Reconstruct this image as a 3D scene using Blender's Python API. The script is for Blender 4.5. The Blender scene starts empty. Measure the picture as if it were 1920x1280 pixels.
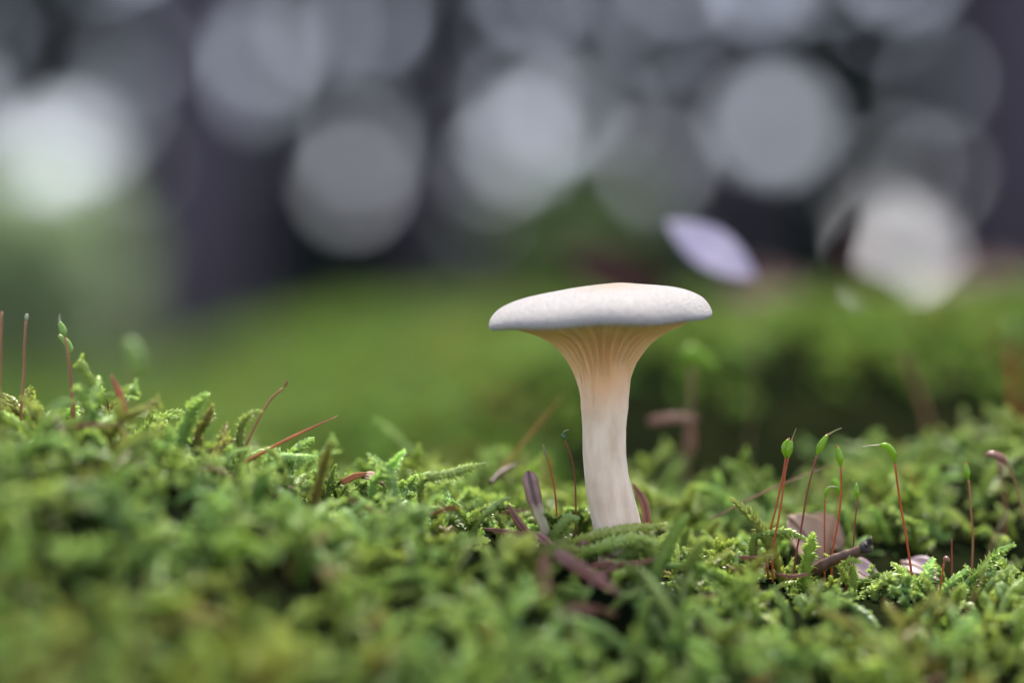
import bpy, math, random
import numpy as np
from mathutils import Vector, Matrix, Euler

# ------------------------------------------------------------------ camera, sky, sun, exposure
SC = bpy.context.scene
COL = SC.collection
D0 = 0.309                       # focus distance (m)
LENS = 80.0
S = 36.0 / LENS * D0 / 1920.0    # metres per photo pixel in the plane of focus
HOR = 540.0                      # picture row of the horizon
ZC = 470.0 * S                   # camera height over the foot of the mushroom

cam = bpy.data.cameras.new("camera")
cam.lens = LENS
cam.sensor_width = 36.0
cam.sensor_fit = 'HORIZONTAL'
cam.clip_start = 0.002
cam.clip_end = 900.0
cam.shift_y = -(640.0 - HOR) / 1920.0
cam.dof.use_dof = True
cam.dof.focus_distance = D0
cam.dof.aperture_fstop = LENS / 18.1
cam.dof.aperture_blades = 0
camo = bpy.data.objects.new("camera", cam)
COL.objects.link(camo)
camo.location = (0, -D0, ZC)
camo.rotation_euler = (math.radians(90), 0, 0)
SC.camera = camo

SUN_EL, SUN_AZ = 64.0, 10.0     # azimuth measured from +Y (behind the mushroom) towards +X
world = bpy.data.worlds.new("World")
SC.world = world
world.use_nodes = True
wn = world.node_tree.nodes
wl = world.node_tree.links
bg = wn['Background']
sky = wn.new('ShaderNodeTexSky')
sky.sky_type = 'NISHITA'
sky.sun_disc = False
sky.sun_elevation = math.radians(SUN_EL)
sky.sun_rotation = math.radians(SUN_AZ)
sky.air_density = 1.0
sky.dust_density = 0.3
sky.ozone_density = 2.5
veil = wn.new('ShaderNodeHueSaturation')      # thin bright cloud: the same sky, paler
veil.inputs['Saturation'].default_value = 0.38
wl.new(sky.outputs[0], veil.inputs['Color'])
tint = wn.new('ShaderNodeMix')
tint.data_type = 'RGBA'; tint.blend_type = 'MULTIPLY'
tint.inputs[0].default_value = 1.0
tint.inputs[7].default_value = (0.97, 0.95, 1.07, 1)
wl.new(veil.outputs[0], tint.inputs[6])
wl.new(tint.outputs[2], bg.inputs[0])
bg.inputs[1].default_value = 0.05

sun = bpy.data.lights.new("sun", 'SUN')
sun.energy = 2.5
sun.angle = math.radians(10)
sun.color = (1.0, 0.94, 0.84)
suno = bpy.data.objects.new("sun", sun)
COL.objects.link(suno)
_sd = Vector((math.sin(math.radians(SUN_AZ)) * math.cos(math.radians(SUN_EL)),
              math.cos(math.radians(SUN_AZ)) * math.cos(math.radians(SUN_EL)),
              math.sin(math.radians(SUN_EL))))
suno.rotation_euler = _sd.to_track_quat('Z', 'Y').to_euler()
suno.location = (0, 0, 30)

SC.view_settings.view_transform = 'Standard'
SC.view_settings.look = 'None'
SC.view_settings.exposure = 2.92
SC.view_settings.gamma = 1.0
SC.render.engine = 'CYCLES'
SC.cycles.use_denoising = True
SC.cycles.use_adaptive_sampling = False
SC.cycles.max_bounces = 8
SC.cycles.diffuse_bounces = 4
SC.cycles.transmission_bounces = 4
SC.cycles.sample_clamp_indirect = 6.0

rng = np.random.default_rng(11)
random.seed(5)

# ------------------------------------------------------------------ helpers
def W(px, row, y=0.0):
    """the point at depth y behind the plane of focus that the photo shows at (px,row)"""
    k = S * (D0 + y) / D0
    return np.array([(px - 960.0) * k, y, ZC - (row - HOR) * k])


def tag(o, label=None, cat=None, group=None, kind=None):
    if label: o["label"] = label
    if cat: o["category"] = cat
    if group: o["group"] = group
    if kind: o["kind"] = kind
    return o


def link(name, me, m=None, parent=None, smooth=True):
    o = bpy.data.objects.new(name, me)
    COL.objects.link(o)
    if m is not None and not me.materials:
        me.materials.append(m)
    if parent is not None:
        o.parent = parent
    if smooth:
        me.polygons.foreach_set("use_smooth", [True] * len(me.polygons))
    return o


def mesh(name, V, F, attr=None):
    me = bpy.data.meshes.new(name)
    me.from_pydata([tuple(v) for v in V], [], [tuple(f) for f in F])
    if attr is not None:
        a = me.attributes.new("tipness", 'FLOAT', 'POINT')
        a.data.foreach_set("value", np.asarray(attr, dtype=np.float32))
    me.update()
    return me


def empty(name, loc):
    o = bpy.data.objects.new(name, None)
    o.empty_display_size = 0.003
    o.location = Vector([float(c) for c in loc])
    COL.objects.link(o)
    return o


def smooth_path(P, n):
    """Catmull-Rom through P, n samples"""
    P = np.asarray(P, float)
    if len(P) < 3:
        t = np.linspace(0, 1, n)[:, None]
        return P[0] * (1 - t) + P[-1] * t
    Q = np.vstack([2 * P[0] - P[1], P, 2 * P[-1] - P[-2]])
    out = []
    for u in np.linspace(0, len(P) - 1 - 1e-9, n):
        i = int(u); t = u - i
        p0, p1, p2, p3 = Q[i], Q[i + 1], Q[i + 2], Q[i + 3]
        out.append(0.5 * ((2 * p1) + (-p0 + p2) * t + (2 * p0 - 5 * p1 + 4 * p2 - p3) * t * t + (-p0 + 3 * p1 - 3 * p2 + p3) * t ** 3))
    return np.array(out)


def frames(P):
    T = np.gradient(P, axis=0)
    T /= np.linalg.norm(T, axis=1)[:, None] + 1e-12
    ref = np.array([0.31, -0.9, 0.2])
    N = ref - T * (T @ ref)[:, None]
    N /= np.linalg.norm(N, axis=1)[:, None] + 1e-12
    B = np.cross(T, N)
    return T, N, B


def tube(P, R, seg=8, cap=True, squash=1.0, wob=0.0):
    P = np.asarray(P, float)
    R = np.broadcast_to(np.asarray(R, float), (len(P),))
    T, N, B = frames(P)
    V, F = [], []
    for i in range(len(P)):
        for k in range(seg):
            a = 2 * math.pi * k / seg
            r = R[i] * (1 + (wob * math.sin(3 * a + i * 0.9) if wob else 0))
            V.append(P[i] + N[i] * math.cos(a) * r + B[i] * math.sin(a) * r * squash)
    for i in range(len(P) - 1):
        for k in range(seg):
            F.append((i * seg + k, i * seg + (k + 1) % seg, (i + 1) * seg + (k + 1) % seg, (i + 1) * seg + k))
    if cap:
        a = len(V); V.append(P[0]); V.append(P[-1])
        for k in range(seg):
            F.append((a, (k + 1) % seg, k))
            o = (len(P) - 1) * seg
            F.append((a + 1, o + k, o + (k + 1) % seg))
    return np.array(V), F


def join(parts):
    V, F, o = [], [], 0
    for v, f in parts:
        V.append(np.asarray(v)); F += [tuple(i + o for i in q) for q in f]; o += len(v)
    return np.vstack(V), F


# ------------------------------------------------------------------ materials
def new_mat(name):
    m = bpy.data.materials.new(name)
    m.use_nodes = True
    nt = m.node_tree
    p = nt.nodes['Principled BSDF']
    return m, nt, p


def node(nt, kind, **kw):
    n = nt.nodes.new(kind)
    for k, v in kw.items():
        setattr(n, k, v)
    return n


def mixrgb(nt, fac, a, b, mode='MIX'):
    n = nt.nodes.new('ShaderNodeMix')
    n.data_type = 'RGBA'
    n.blend_type = mode
    for i, v in ((0, fac), (6, a), (7, b)):
        if hasattr(v, 'is_output') or isinstance(v, bpy.types.NodeSocket):
            nt.links.new(v, n.inputs[i])
        elif i == 0:
            n.inputs[0].default_value = v
        else:
            n.inputs[i].default_value = (*v, 1)
    return n.outputs[2]


def noise(nt, scale, detail=3.0, coord=None, rough=0.55):
    n = nt.nodes.new('ShaderNodeTexNoise')
    n.inputs['Scale'].default_value = scale
    n.inputs['Detail'].default_value = detail
    n.inputs['Roughness'].default_value = rough
    if coord is not None:
        nt.links.new(coord, n.inputs['Vector'])
    return n.outputs[0]


def ramp(nt, src, a, b, c0=0.0, c1=1.0):
    n = nt.nodes.new('ShaderNodeMapRange')
    n.inputs[1].default_value = a; n.inputs[2].default_value = b
    n.inputs[3].default_value = c0; n.inputs[4].default_value = c1
    nt.links.new(src, n.inputs[0])
    return n.outputs[0]


def bump(nt, p, src, strength, dist):
    b = nt.nodes.new('ShaderNodeBump')
    b.inputs['Strength'].default_value = strength
    b.inputs['Distance'].default_value = dist
    nt.links.new(src, b.inputs['Height'])
    nt.links.new(b.outputs[0], p.inputs['Normal'])


def two_tone(name, c1, c2, scale, rough=0.6, translucent=0.0, tcol=None, bmp=None, stretch=None, lo=0.35, hi=0.65, spec=0.5):
    m, nt, p = new_mat(name)
    tc = node(nt, 'ShaderNodeTexCoord').outputs['Object']
    if stretch:
        mp = node(nt, 'ShaderNodeMapping')
        mp.inputs['Scale'].default_value = stretch
        nt.links.new(tc, mp.inputs[0]); tc = mp.outputs[0]
    f = ramp(nt, noise(nt, scale, 4, tc), lo, hi)
    col = mixrgb(nt, f, c1, c2)
    nt.links.new(col, p.inputs['Base Color'])
    p.inputs['Roughness'].default_value = rough
    p.inputs['Specular IOR Level'].default_value = spec
    if bmp:
        bump(nt, p, noise(nt, bmp[0], 3, tc), bmp[1], bmp[2])
    if translucent:
        t = node(nt, 'ShaderNodeBsdfTranslucent')
        if tcol: t.inputs[0].default_value = (*tcol, 1)
        else: nt.links.new(col, t.inputs[0])
        mx = node(nt, 'ShaderNodeMixShader')
        mx.inputs[0].default_value = translucent
        nt.links.new(p.outputs[0], mx.inputs[1]); nt.links.new(t.outputs[0], mx.inputs[2])
        nt.links.new(mx.outputs[0], nt.nodes['Material Output'].inputs[0])
    return m


def moss_mat(name, dark, tip, warm, rough=0.32, transl=0.42):
    m, nt, p = new_mat(name)
    at = node(nt, 'ShaderNodeAttribute', attribute_name='tipness')
    oi = node(nt, 'ShaderNodeObjectInfo')
    geo = node(nt, 'ShaderNodeNewGeometry')
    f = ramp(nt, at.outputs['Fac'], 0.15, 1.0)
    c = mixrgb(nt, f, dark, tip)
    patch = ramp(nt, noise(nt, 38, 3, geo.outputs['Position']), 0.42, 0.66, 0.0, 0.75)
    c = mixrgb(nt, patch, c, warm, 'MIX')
    hs = node(nt, 'ShaderNodeHueSaturation')
    nt.links.new(c, hs.inputs['Color'])
    nt.links.new(ramp(nt, oi.outputs['Random'], 0, 1, 0.475, 0.53), hs.inputs['Hue'])
    mul = node(nt, 'ShaderNodeMath', operation='MULTIPLY')
    nt.links.new(oi.outputs['Random'], mul.inputs[0]); mul.inputs[1].default_value = 7.31
    fr = node(nt, 'ShaderNodeMath', operation='FRACT')
    nt.links.new(mul.outputs[0], fr.inputs[0])
    nt.links.new(ramp(nt, fr.outputs[0], 0, 1, 0.65, 1.35), hs.inputs['Value'])
    mul2 = node(nt, 'ShaderNodeMath', operation='MULTIPLY')
    nt.links.new(oi.outputs['Random'], mul2.inputs[0]); mul2.inputs[1].default_value = 31.7
    fr2 = node(nt, 'ShaderNodeMath', operation='FRACT'); nt.links.new(mul2.outputs[0], fr2.inputs[0])
    dead = ramp(nt, fr2.outputs[0], 0.91, 0.95, 0.0, 0.85)
    col = mixrgb(nt, dead, hs.outputs[0], (0.26, 0.17, 0.055))
    nt.links.new(col, p.inputs['Base Color'])
    p.inputs['Roughness'].default_value = rough
    p.inputs['Specular IOR Level'].default_value = 0.5
    t = node(nt, 'ShaderNodeBsdfTranslucent')
    nt.links.new(mixrgb(nt, 0.5, col, (0.42, 0.58, 0.08)), t.inputs[0])
    mx = node(nt, 'ShaderNodeMixShader')
    mx.inputs[0].default_value = transl
    nt.links.new(p.outputs[0], mx.inputs[1]); nt.links.new(t.outputs[0], mx.inputs[2])
    nt.links.new(mx.outputs[0], nt.nodes['Material Output'].inputs[0])
    return m


M = {}
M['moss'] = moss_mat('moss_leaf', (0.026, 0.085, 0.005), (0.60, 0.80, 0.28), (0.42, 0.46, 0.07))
M['moss_far'] = moss_mat('moss_leaf_far', (0.034, 0.105, 0.009), (0.155, 0.30, 0.042), (0.125, 0.22, 0.032), 0.6)
M['moss_stem'] = two_tone('moss_stem', (0.10, 0.12, 0.03), (0.16, 0.09, 0.03), 300)
M['soil'] = two_tone('soil', (0.020, 0.016, 0.010), (0.045, 0.055, 0.015), 60, 0.9, bmp=(400, 0.6, 0.002))
M['seta_orange'] = two_tone('seta_orange', (0.42, 0.10, 0.018), (0.30, 0.055, 0.02), 120, 0.35, 0.25, (0.7, 0.2, 0.03))
M['seta_red'] = two_tone('seta_red', (0.16, 0.03, 0.02), (0.28, 0.06, 0.03), 120, 0.35, 0.15, (0.5, 0.1, 0.04))
M['seta_brown'] = two_tone('seta_brown', (0.22, 0.085, 0.03), (0.33, 0.15, 0.06), 120, 0.45)
M['sprout'] = two_tone('sprout_lime', (0.24, 0.40, 0.05), (0.34, 0.48, 0.09), 300, 0.3, 0.55)
M['seta_olive'] = two_tone('seta_olive', (0.16, 0.13, 0.04), (0.22, 0.10, 0.04), 120, 0.45)
M['capsule_green'] = two_tone('capsule_green', (0.17, 0.33, 0.02), (0.26, 0.42, 0.03), 500, 0.2, 0.4, (0.36, 0.55, 0.03))
M['capsule_dark'] = two_tone('capsule_dark_green', (0.03, 0.10, 0.03), (0.06, 0.16, 0.05), 500, 0.15, 0.2)
M['capsule_pale'] = two_tone('capsule_pale', (0.34, 0.44, 0.14), (0.20, 0.38, 0.06), 500, 0.3, 0.3)
M['capsule_brown'] = two_tone('capsule_brown', (0.18, 0.075, 0.05), (0.28, 0.14, 0.10), 500, 0.3)
M['lid_amber'] = two_tone('lid_amber', (0.50, 0.22, 0.01), (0.30, 0.08, 0.015), 900, 0.2, 0.3, (0.8, 0.4, 0.02))
M['beak_pale'] = two_tone('beak_pale', (0.45, 0.50, 0.36), (0.40, 0.34, 0.18), 900, 0.4, 0.3)
M['beak_green'] = two_tone('beak_green', (0.22, 0.28, 0.14), (0.30, 0.22, 0.10), 900, 0.4, 0.3)
def needle_mat(name, c1, c2, stripe, pale=None):
    m = two_tone(name, c1, c2, 260, 0.42)
    nt = m.node_tree
    p = nt.nodes['Principled BSDF']
    src = p.inputs['Base Color'].links[0].from_socket
    ac = node(nt, 'ShaderNodeAttribute', attribute_name='across').outputs['Fac']
    ab = node(nt, 'ShaderNodeMath', operation='ABSOLUTE'); nt.links.new(ac, ab.inputs[0])
    f = ramp(nt, ab.outputs[0], 0.12, 0.42, 0.85, 0.0)
    c = mixrgb(nt, f, src, stripe)
    if pale:
        al = node(nt, 'ShaderNodeAttribute', attribute_name='tipness').outputs['Fac']
        jit = node(nt, 'ShaderNodeMath', operation='MULTIPLY_ADD')
        tc = node(nt, 'ShaderNodeTexCoord').outputs['Object']
        nt.links.new(noise(nt, 700, 3, tc), jit.inputs[0]); jit.inputs[1].default_value = 0.25; nt.links.new(al, jit.inputs[2])
        c = mixrgb(nt, ramp(nt, jit.outputs[0], 0.48, 0.66, 0.8, 0.0), c, pale)
    nt.links.new(c, p.inputs['Base Color'])
    return m


M['needle'] = two_tone('dead_needle', (0.20, 0.075, 0.045), (0.33, 0.15, 0.10), 140, 0.4, stretch=(1, 1, 0.3))
M['needle_pink'] = two_tone('dead_needle_pink', (0.34, 0.16, 0.13), (0.24, 0.11, 0.10), 140, 0.45)
M['needle_purple'] = two_tone('dead_needle_purple', (0.13, 0.065, 0.06), (0.27, 0.17, 0.15), 240, 0.45)
M['needle_pale'] = two_tone('needle_pale_band', (0.42, 0.38, 0.26), (0.36, 0.34, 0.16), 240, 0.5)
M['needle'] = needle_mat('dead_needle', (0.17, 0.055, 0.03), (0.32, 0.14, 0.085), (0.07, 0.025, 0.018))
M['needle_pink'] = needle_mat('dead_needle_pink', (0.24, 0.10, 0.07), (0.33, 0.165, 0.13), (0.15, 0.06, 0.05))
M['needle_purple'] = needle_mat('dead_needle_purple', (0.15, 0.062, 0.042), (0.28, 0.145, 0.10), (0.05, 0.02, 0.02))
M['needle_foot'] = needle_mat('dead_needle_pale_foot', (0.18, 0.085, 0.065), (0.32, 0.19, 0.15), (0.05, 0.02, 0.02), (0.40, 0.38, 0.20))
M['needle_orange'] = two_tone('dead_needle_orange', (0.45, 0.14, 0.03), (0.24, 0.06, 0.03), 160, 0.4)
M['twig'] = two_tone('twig_bark', (0.050, 0.022, 0.014), (0.12, 0.058, 0.036), 500, 0.5, bmp=(1500, 0.5, 0.0003))
M['twig_end'] = two_tone('twig_end', (0.012, 0.009, 0.009), (0.05, 0.035, 0.03), 900, 0.7, bmp=(2500, 0.7, 0.0003))
M['leaf_beige'] = two_tone('dry_leaf_beige', (0.50, 0.36, 0.26), (0.40, 0.24, 0.15), 160, 0.6, 0.2)
M['leaf_mauve'] = two_tone('dry_leaf_mauve', (0.30, 0.21, 0.23), (0.20, 0.13, 0.14), 160, 0.5, 0.1)
M['leaf_highlight'] = two_tone('highlight_leaf_lilac', (0.42, 0.41, 0.52), (0.50, 0.48, 0.58), 200, 0.5, 0.75)  # for the added leaf that imitates a sky highlight
M['leaf_brown'] = two_tone('dry_leaf_brown', (0.036, 0.014, 0.012), (0.065, 0.026, 0.022), 60, 0.7, 0.05, spec=0.15)
M['leaf_vein'] = two_tone('dry_leaf_vein', (0.20, 0.12, 0.08), (0.14, 0.08, 0.05), 60, 0.6)
M['bark'] = two_tone('tree_bark', (0.035, 0.029, 0.042), (0.075, 0.064, 0.08), 6, 0.9, stretch=(1, 1, 0.25), bmp=(14, 0.9, 0.05))  # violet cast of the forest shadows put into the bark colour
M['leaf_wood'] = two_tone('woodland_leaf', (0.024, 0.034, 0.036), (0.042, 0.058, 0.046), 0.6, 0.6, 0.3, spec=0.15)
M['leaf_crown'] = two_tone('crown_leaf', (0.035, 0.065, 0.02), (0.06, 0.10, 0.03), 0.8, 0.5, 0.35)
M['leaf_pale'] = two_tone('shrub_leaf_pale', (0.32, 0.43, 0.20), (0.40, 0.50, 0.26), 3, 0.45, 0.6)
M['leaf_fresh'] = two_tone('shrub_leaf_fresh', (0.07, 0.13, 0.03), (0.11, 0.17, 0.045), 3, 0.5, 0.4)

# ------------------------------------------------------------------ terrain
PXN = np.array([-900, -300, 0, 200, 350, 480, 700, 1000, 1180, 1500, 1750, 1920, 2300, 2900], float)
TAB = {  # depth behind the plane of focus : picture rows of the moss tops at PXN
    -0.20: [1900] * 14,
    -0.105: [1500, 1480, 1500, 1540, 1580, 1620, 1680, 1740, 1760, 1780, 1790, 1790, 1790, 1790],
    -0.066: [1100, 1140, 1200, 1250, 1310, 1370, 1450, 1540, 1580, 1600, 1610, 1610, 1600, 1600],
    -0.044: [880, 910, 955, 1000, 1060, 1110, 1190, 1280, 1320, 1340, 1350, 1360, 1350, 1350],
    -0.023: [730, 740, 765, 820, 870, 920, 1000, 1085, 1120, 1150, 1180, 1195, 1190, 1180],
    -0.010: [740, 750, 775, 805, 840, 890, 945, 1020, 1065, 1090, 1115, 1130, 1130, 1110],
    0.00: [770, 775, 795, 800, 820, 862, 915, 980, 1020, 1050, 1085, 1105, 1100, 1080],
    0.012: [790, 790, 805, 815, 830, 880, 915, 955, 985, 1015, 1040, 1040, 1030, 1010],
    0.025: [830, 820, 820, 830, 850, 890, 912, 930, 945, 965, 950, 910, 880, 870],
    0.042: [880, 880, 870, 880, 890, 905, 905, 905, 915, 920, 830, 790, 770, 760],
    0.06: [960, 960, 950, 950, 950, 950, 950, 950, 965, 965, 850, 800, 780, 770],
    0.085: [1060, 1060, 1060, 1060, 1060, 1060, 1050, 1040, 1040, 1030, 1000, 960, 930, 900],
    0.11: [1080, 1080, 1080, 1080, 1080, 1080, 1080, 1060, 1040, 1030, 1010, 990, 960, 930],
    0.14: [980, 980, 980, 980, 980, 970, 950, 900, 830, 800, 780, 760, 740, 720],
    0.175: [880, 880, 880, 880, 880, 870, 850, 720, 630, 605, 595, 590, 585, 580],
    0.21: [820, 820, 820, 820, 820, 800, 770, 660, 595, 566, 556, 548, 545, 540],
    0.28: [770, 770, 770, 770, 770, 760, 740, 690, 640, 600, 590, 585, 580, 580],
    0.40: [860, 860, 850, 840, 790, 720, 670, 660, 650, 640, 630, 620, 610, 610],
    0.55: [840, 840, 830, 810, 745, 670, 618, 616, 630, 640, 620, 600, 600, 600],
    0.66: [820, 820, 810, 790, 725, 650, 606, 604, 612, 615, 605, 595, 590, 590],
    0.85: [780, 780, 770, 760, 720, 670, 630, 620, 620, 610, 600, 590, 590, 590],
    1.3: [700, 700, 700, 700, 690, 680, 660, 640, 620, 600, 600, 600, 600, 600],
    2.0: [650, 650, 650, 650, 650, 640, 630, 615, 600, 600, 600, 600, 600, 600],
}
_ys = np.array(sorted(TAB))
_H = []
for _y in _ys:
    _H.append([-(r - HOR) * S * (D0 + _y) / D0 for r in TAB[_y]])
_H = np.array(_H)
_YD = np.concatenate([np.arange(-0.2, 0.30, 0.002), np.arange(0.30, 2.0, 0.02)])
_PD = np.arange(-900, 2901, 20.0)
_tmp = np.array([np.interp(_PD, PXN, h) for h in _H])
_G = np.array([np.interp(_YD, _ys, _tmp[:, j]) for j in range(len(_PD))]).T


def _sm(A, w, ax):
    k = np.ones(w) / w
    pad = [(0, 0), (0, 0)]; pad[ax] = (w // 2, w // 2)
    B = np.pad(A, pad, mode='edge')
    return np.apply_along_axis(lambda v: np.convolve(v, k, 'valid'), ax, B)


_G = _sm(_sm(_G, 7, 1), 5, 0)


def vnoise(x, y, seed=0):
    """cheap smooth value made of a few sines"""
    r = np.random.default_rng(seed)
    o = 0
    for i in range(6):
        a, b, c = r.uniform(-1, 1), r.uniform(-1, 1), r.uniform(0, 6.3)
        o = o + np.sin(x * a * 3 + y * b * 3 + c)
    return o / 6


def height(x, y):
    """moss-top height"""
    x = np.asarray(x, float); y = np.asarray(y, float)
    k = S * np.maximum(D0 + y, 0.13) / D0
    px = np.clip(960 + x / k, -900, 2900)
    yc = np.clip(y, -0.2, 1.98)
    j = np.interp(px, _PD, np.arange(len(_PD)))
    i = np.interp(yc, _YD, np.arange(len(_YD)))
    i0 = np.minimum(i.astype(int), len(_YD) - 2); j0 = np.minimum(j.astype(int), len(_PD) - 2)
    u = i - i0; v = j - j0
    h = (_G[i0, j0] * (1 - u) * (1 - v) + _G[i0 + 1, j0] * u * (1 - v) + _G[i0, j0 + 1] * (1 - u) * v + _G[i0 + 1, j0 + 1] * u * v)
    far = np.clip((y - 1.5) / 6, 0, 1)
    hf = -0.25 + 0.10 * vnoise(x * 0.35, y * 0.35, 4)
    h = h * (1 - far) + hf * far
    near = np.clip(1 - np.abs(y) / 0.3, 0, 1)
    h = h + near * 0.0016 * vnoise(x * 330, y * 330, 1) + near * 0.0018 * vnoise(x * 120, y * 120, 2)
    return ZC + h


def axis_coords(dense, step, far, ratio):
    a = list(np.arange(0, dense, step))
    s = step
    while a[-1] < far:
        s *= ratio
        a.append(a[-1] + s)
    return np.array(a)


xp = axis_coords(0.14, 0.003, 400, 1.13)
XS = np.concatenate([-xp[:0:-1], xp])
yp = axis_coords(0.24, 0.003, 400, 1.10)
yn = axis_coords(0.12, 0.004, 400, 1.16)
YS = np.concatenate([-yn[:0:-1], yp])
gx, gy = np.meshgrid(XS, YS)
SINK = 0.0035
gz = height(gx, gy) - SINK * np.clip(1.3 - np.abs(gy), 0.2, 1)
V = np.stack([gx.ravel(), gy.ravel(), gz.ravel()], 1)
nx, ny = len(XS), len(YS)
F = [(j * nx + i, j * nx + i + 1, (j + 1) * nx + i + 1, (j + 1) * nx + i) for j in range(ny - 1) for i in range(nx - 1)]


def floor_mat():
    m, nt, p = new_mat('forest_floor')
    geo = node(nt, 'ShaderNodeNewGeometry')
    pos = geo.outputs['Position']
    soil = mixrgb(nt, ramp(nt, noise(nt, 90, 4, pos), 0.35, 0.65), (0.004, 0.007, 0.003), (0.011, 0.013, 0.005))  # near-black: shade of the hollow put into the soil colour
    moss = mixrgb(nt, ramp(nt, noise(nt, 14, 4, pos), 0.35, 0.65), (0.05, 0.10, 0.012), (0.10, 0.15, 0.02))
    litter = mixrgb(nt, ramp(nt, noise(nt, 5, 4, pos), 0.4, 0.6), (0.040, 0.030, 0.026), (0.035, 0.040, 0.020))
    sep = node(nt, 'ShaderNodeSeparateXYZ'); nt.links.new(pos, sep.inputs[0])
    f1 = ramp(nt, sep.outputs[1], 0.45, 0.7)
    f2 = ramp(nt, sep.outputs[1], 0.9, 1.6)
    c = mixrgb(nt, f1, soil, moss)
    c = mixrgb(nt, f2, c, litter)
    nt.links.new(c, p.inputs['Base Color'])
    p.inputs['Roughness'].default_value = 0.95
    p.inputs['Specular IOR Level'].default_value = 0.0
    bump(nt, p, noise(nt, 160, 4, pos), 0.7, 0.004)
    return m


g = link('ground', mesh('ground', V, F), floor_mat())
tag(g, 'forest soil blackened as shade, under the moss and leaf litter', 'ground', kind='structure')

# ------------------------------------------------------------------ moss shoots
GOLD = math.pi * (3 - math.sqrt(5))


def shoot_leaves(P, leaf, width, spacing, r, a0=0.42, curl=0.5, secund=0.0, sdir=(0, 0, -1), tip_close=0.5):
    """scale leaves spiralling round the axis P; returns V, F, tipness"""
    seg = np.linalg.norm(np.diff(P, axis=0), axis=1)
    s = np.concatenate([[0], np.cumsum(seg)])
    L = s[-1]
    n = max(8, int(L / spacing))
    st = np.linspace(0.03, 1.0, n) * L
    T, N, B = frames(P)
    ip = lambda A: np.stack([np.interp(st, s, A[:, c]) for c in range(3)], 1)
    p, t, nn = ip(P), ip(T), ip(N)
    t /= np.linalg.norm(t, axis=1)[:, None]
    nn -= t * np.sum(nn * t, 1)[:, None]; nn /= np.linalg.norm(nn, axis=1)[:, None]
    bb = np.cross(t, nn)
    ph = GOLD * np.arange(n) + r.uniform(0, 6) + r.normal(0, 0.15, n)
    R = nn * np.cos(ph)[:, None] + bb * np.sin(ph)[:, None]
    Tn = np.cross(t, R)
    q = st / L
    sc = np.where(q > 0.72, 1 - 0.62 * (q - 0.72) / 0.28, 1.0) * np.clip(0.62 + q * 1.6, 0, 1) * r.uniform(0.85, 1.15, n)
    ang = (a0 + r.normal(0, 0.09, n)) * np.where(q > 0.8, 1 - tip_close * (q - 0.8) / 0.2, 1.0)
    ln = leaf * sc; wd = width * sc
    sd = np.asarray(sdir, float)
    V = np.zeros((n, 10, 3)); A = np.zeros((n, 10))
    ca, sa = np.cos(ang)[:, None], np.sin(ang)[:, None]
    cu = curl * r.uniform(0.4, 1.4, n)[:, None]
    core = (leaf * 0.26 * np.clip(sc, 0.3, 1))[:, None]
    def centre(u):
        return p + R * core + ln[:, None] * (t * (ca * u - cu * 0.25 * u ** 3) + R * (sa * u + cu * 0.55 * u ** 2.2 - cu * 0.25 * u ** 4) + sd * secund * u * u)
    for i, (u, w) in enumerate(((0.0, 0.55), (0.36, 1.0), (0.72, 0.62))):
        c = centre(u)
        hw = (wd * 0.5 * w)[:, None]
        V[:, i * 3 + 0] = c - Tn * hw - R * hw * 0.6 + t * hw * 0.2
        V[:, i * 3 + 1] = c + R * hw * 0.18
        V[:, i * 3 + 2] = c + Tn * hw - R * hw * 0.6 + t * hw * 0.2
        A[:, i * 3:i * 3 + 3] = (0.25 + 0.75 * q)[:, None] * (0.45 + 0.45 * u)
    V[:, 9] = centre(1.12)
    A[:, 9] = (0.35 + 0.65 * q)
    base = [(0, 1, 4, 3), (1, 2, 5, 4), (3, 4, 7, 6), (4, 5, 8, 7), (6, 7, 9), (7, 8, 9)]
    F = [tuple(k * 10 + j for j in f) for k in range(n) for f in base]
    return V.reshape(-1, 3), F, A.ravel()


def arch_path(r, L, rise, bend, n=14):
    """grows up, then bends over"""
    th = rise
    P = [np.zeros(3)]
    side = r.normal(0, 0.25)
    yaw = 0.0
    for i in range(n - 1):
        u = i / (n - 1)
        th -= bend * (0.4 + u) / n + r.normal(0, 0.05)
        yaw += side / n + r.normal(0, 0.06)
        P.append(P[-1] + L / n * np.array([math.cos(th) * math.cos(yaw), math.cos(th) * math.sin(yaw), math.sin(th)]))
    return np.array(P)


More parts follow.
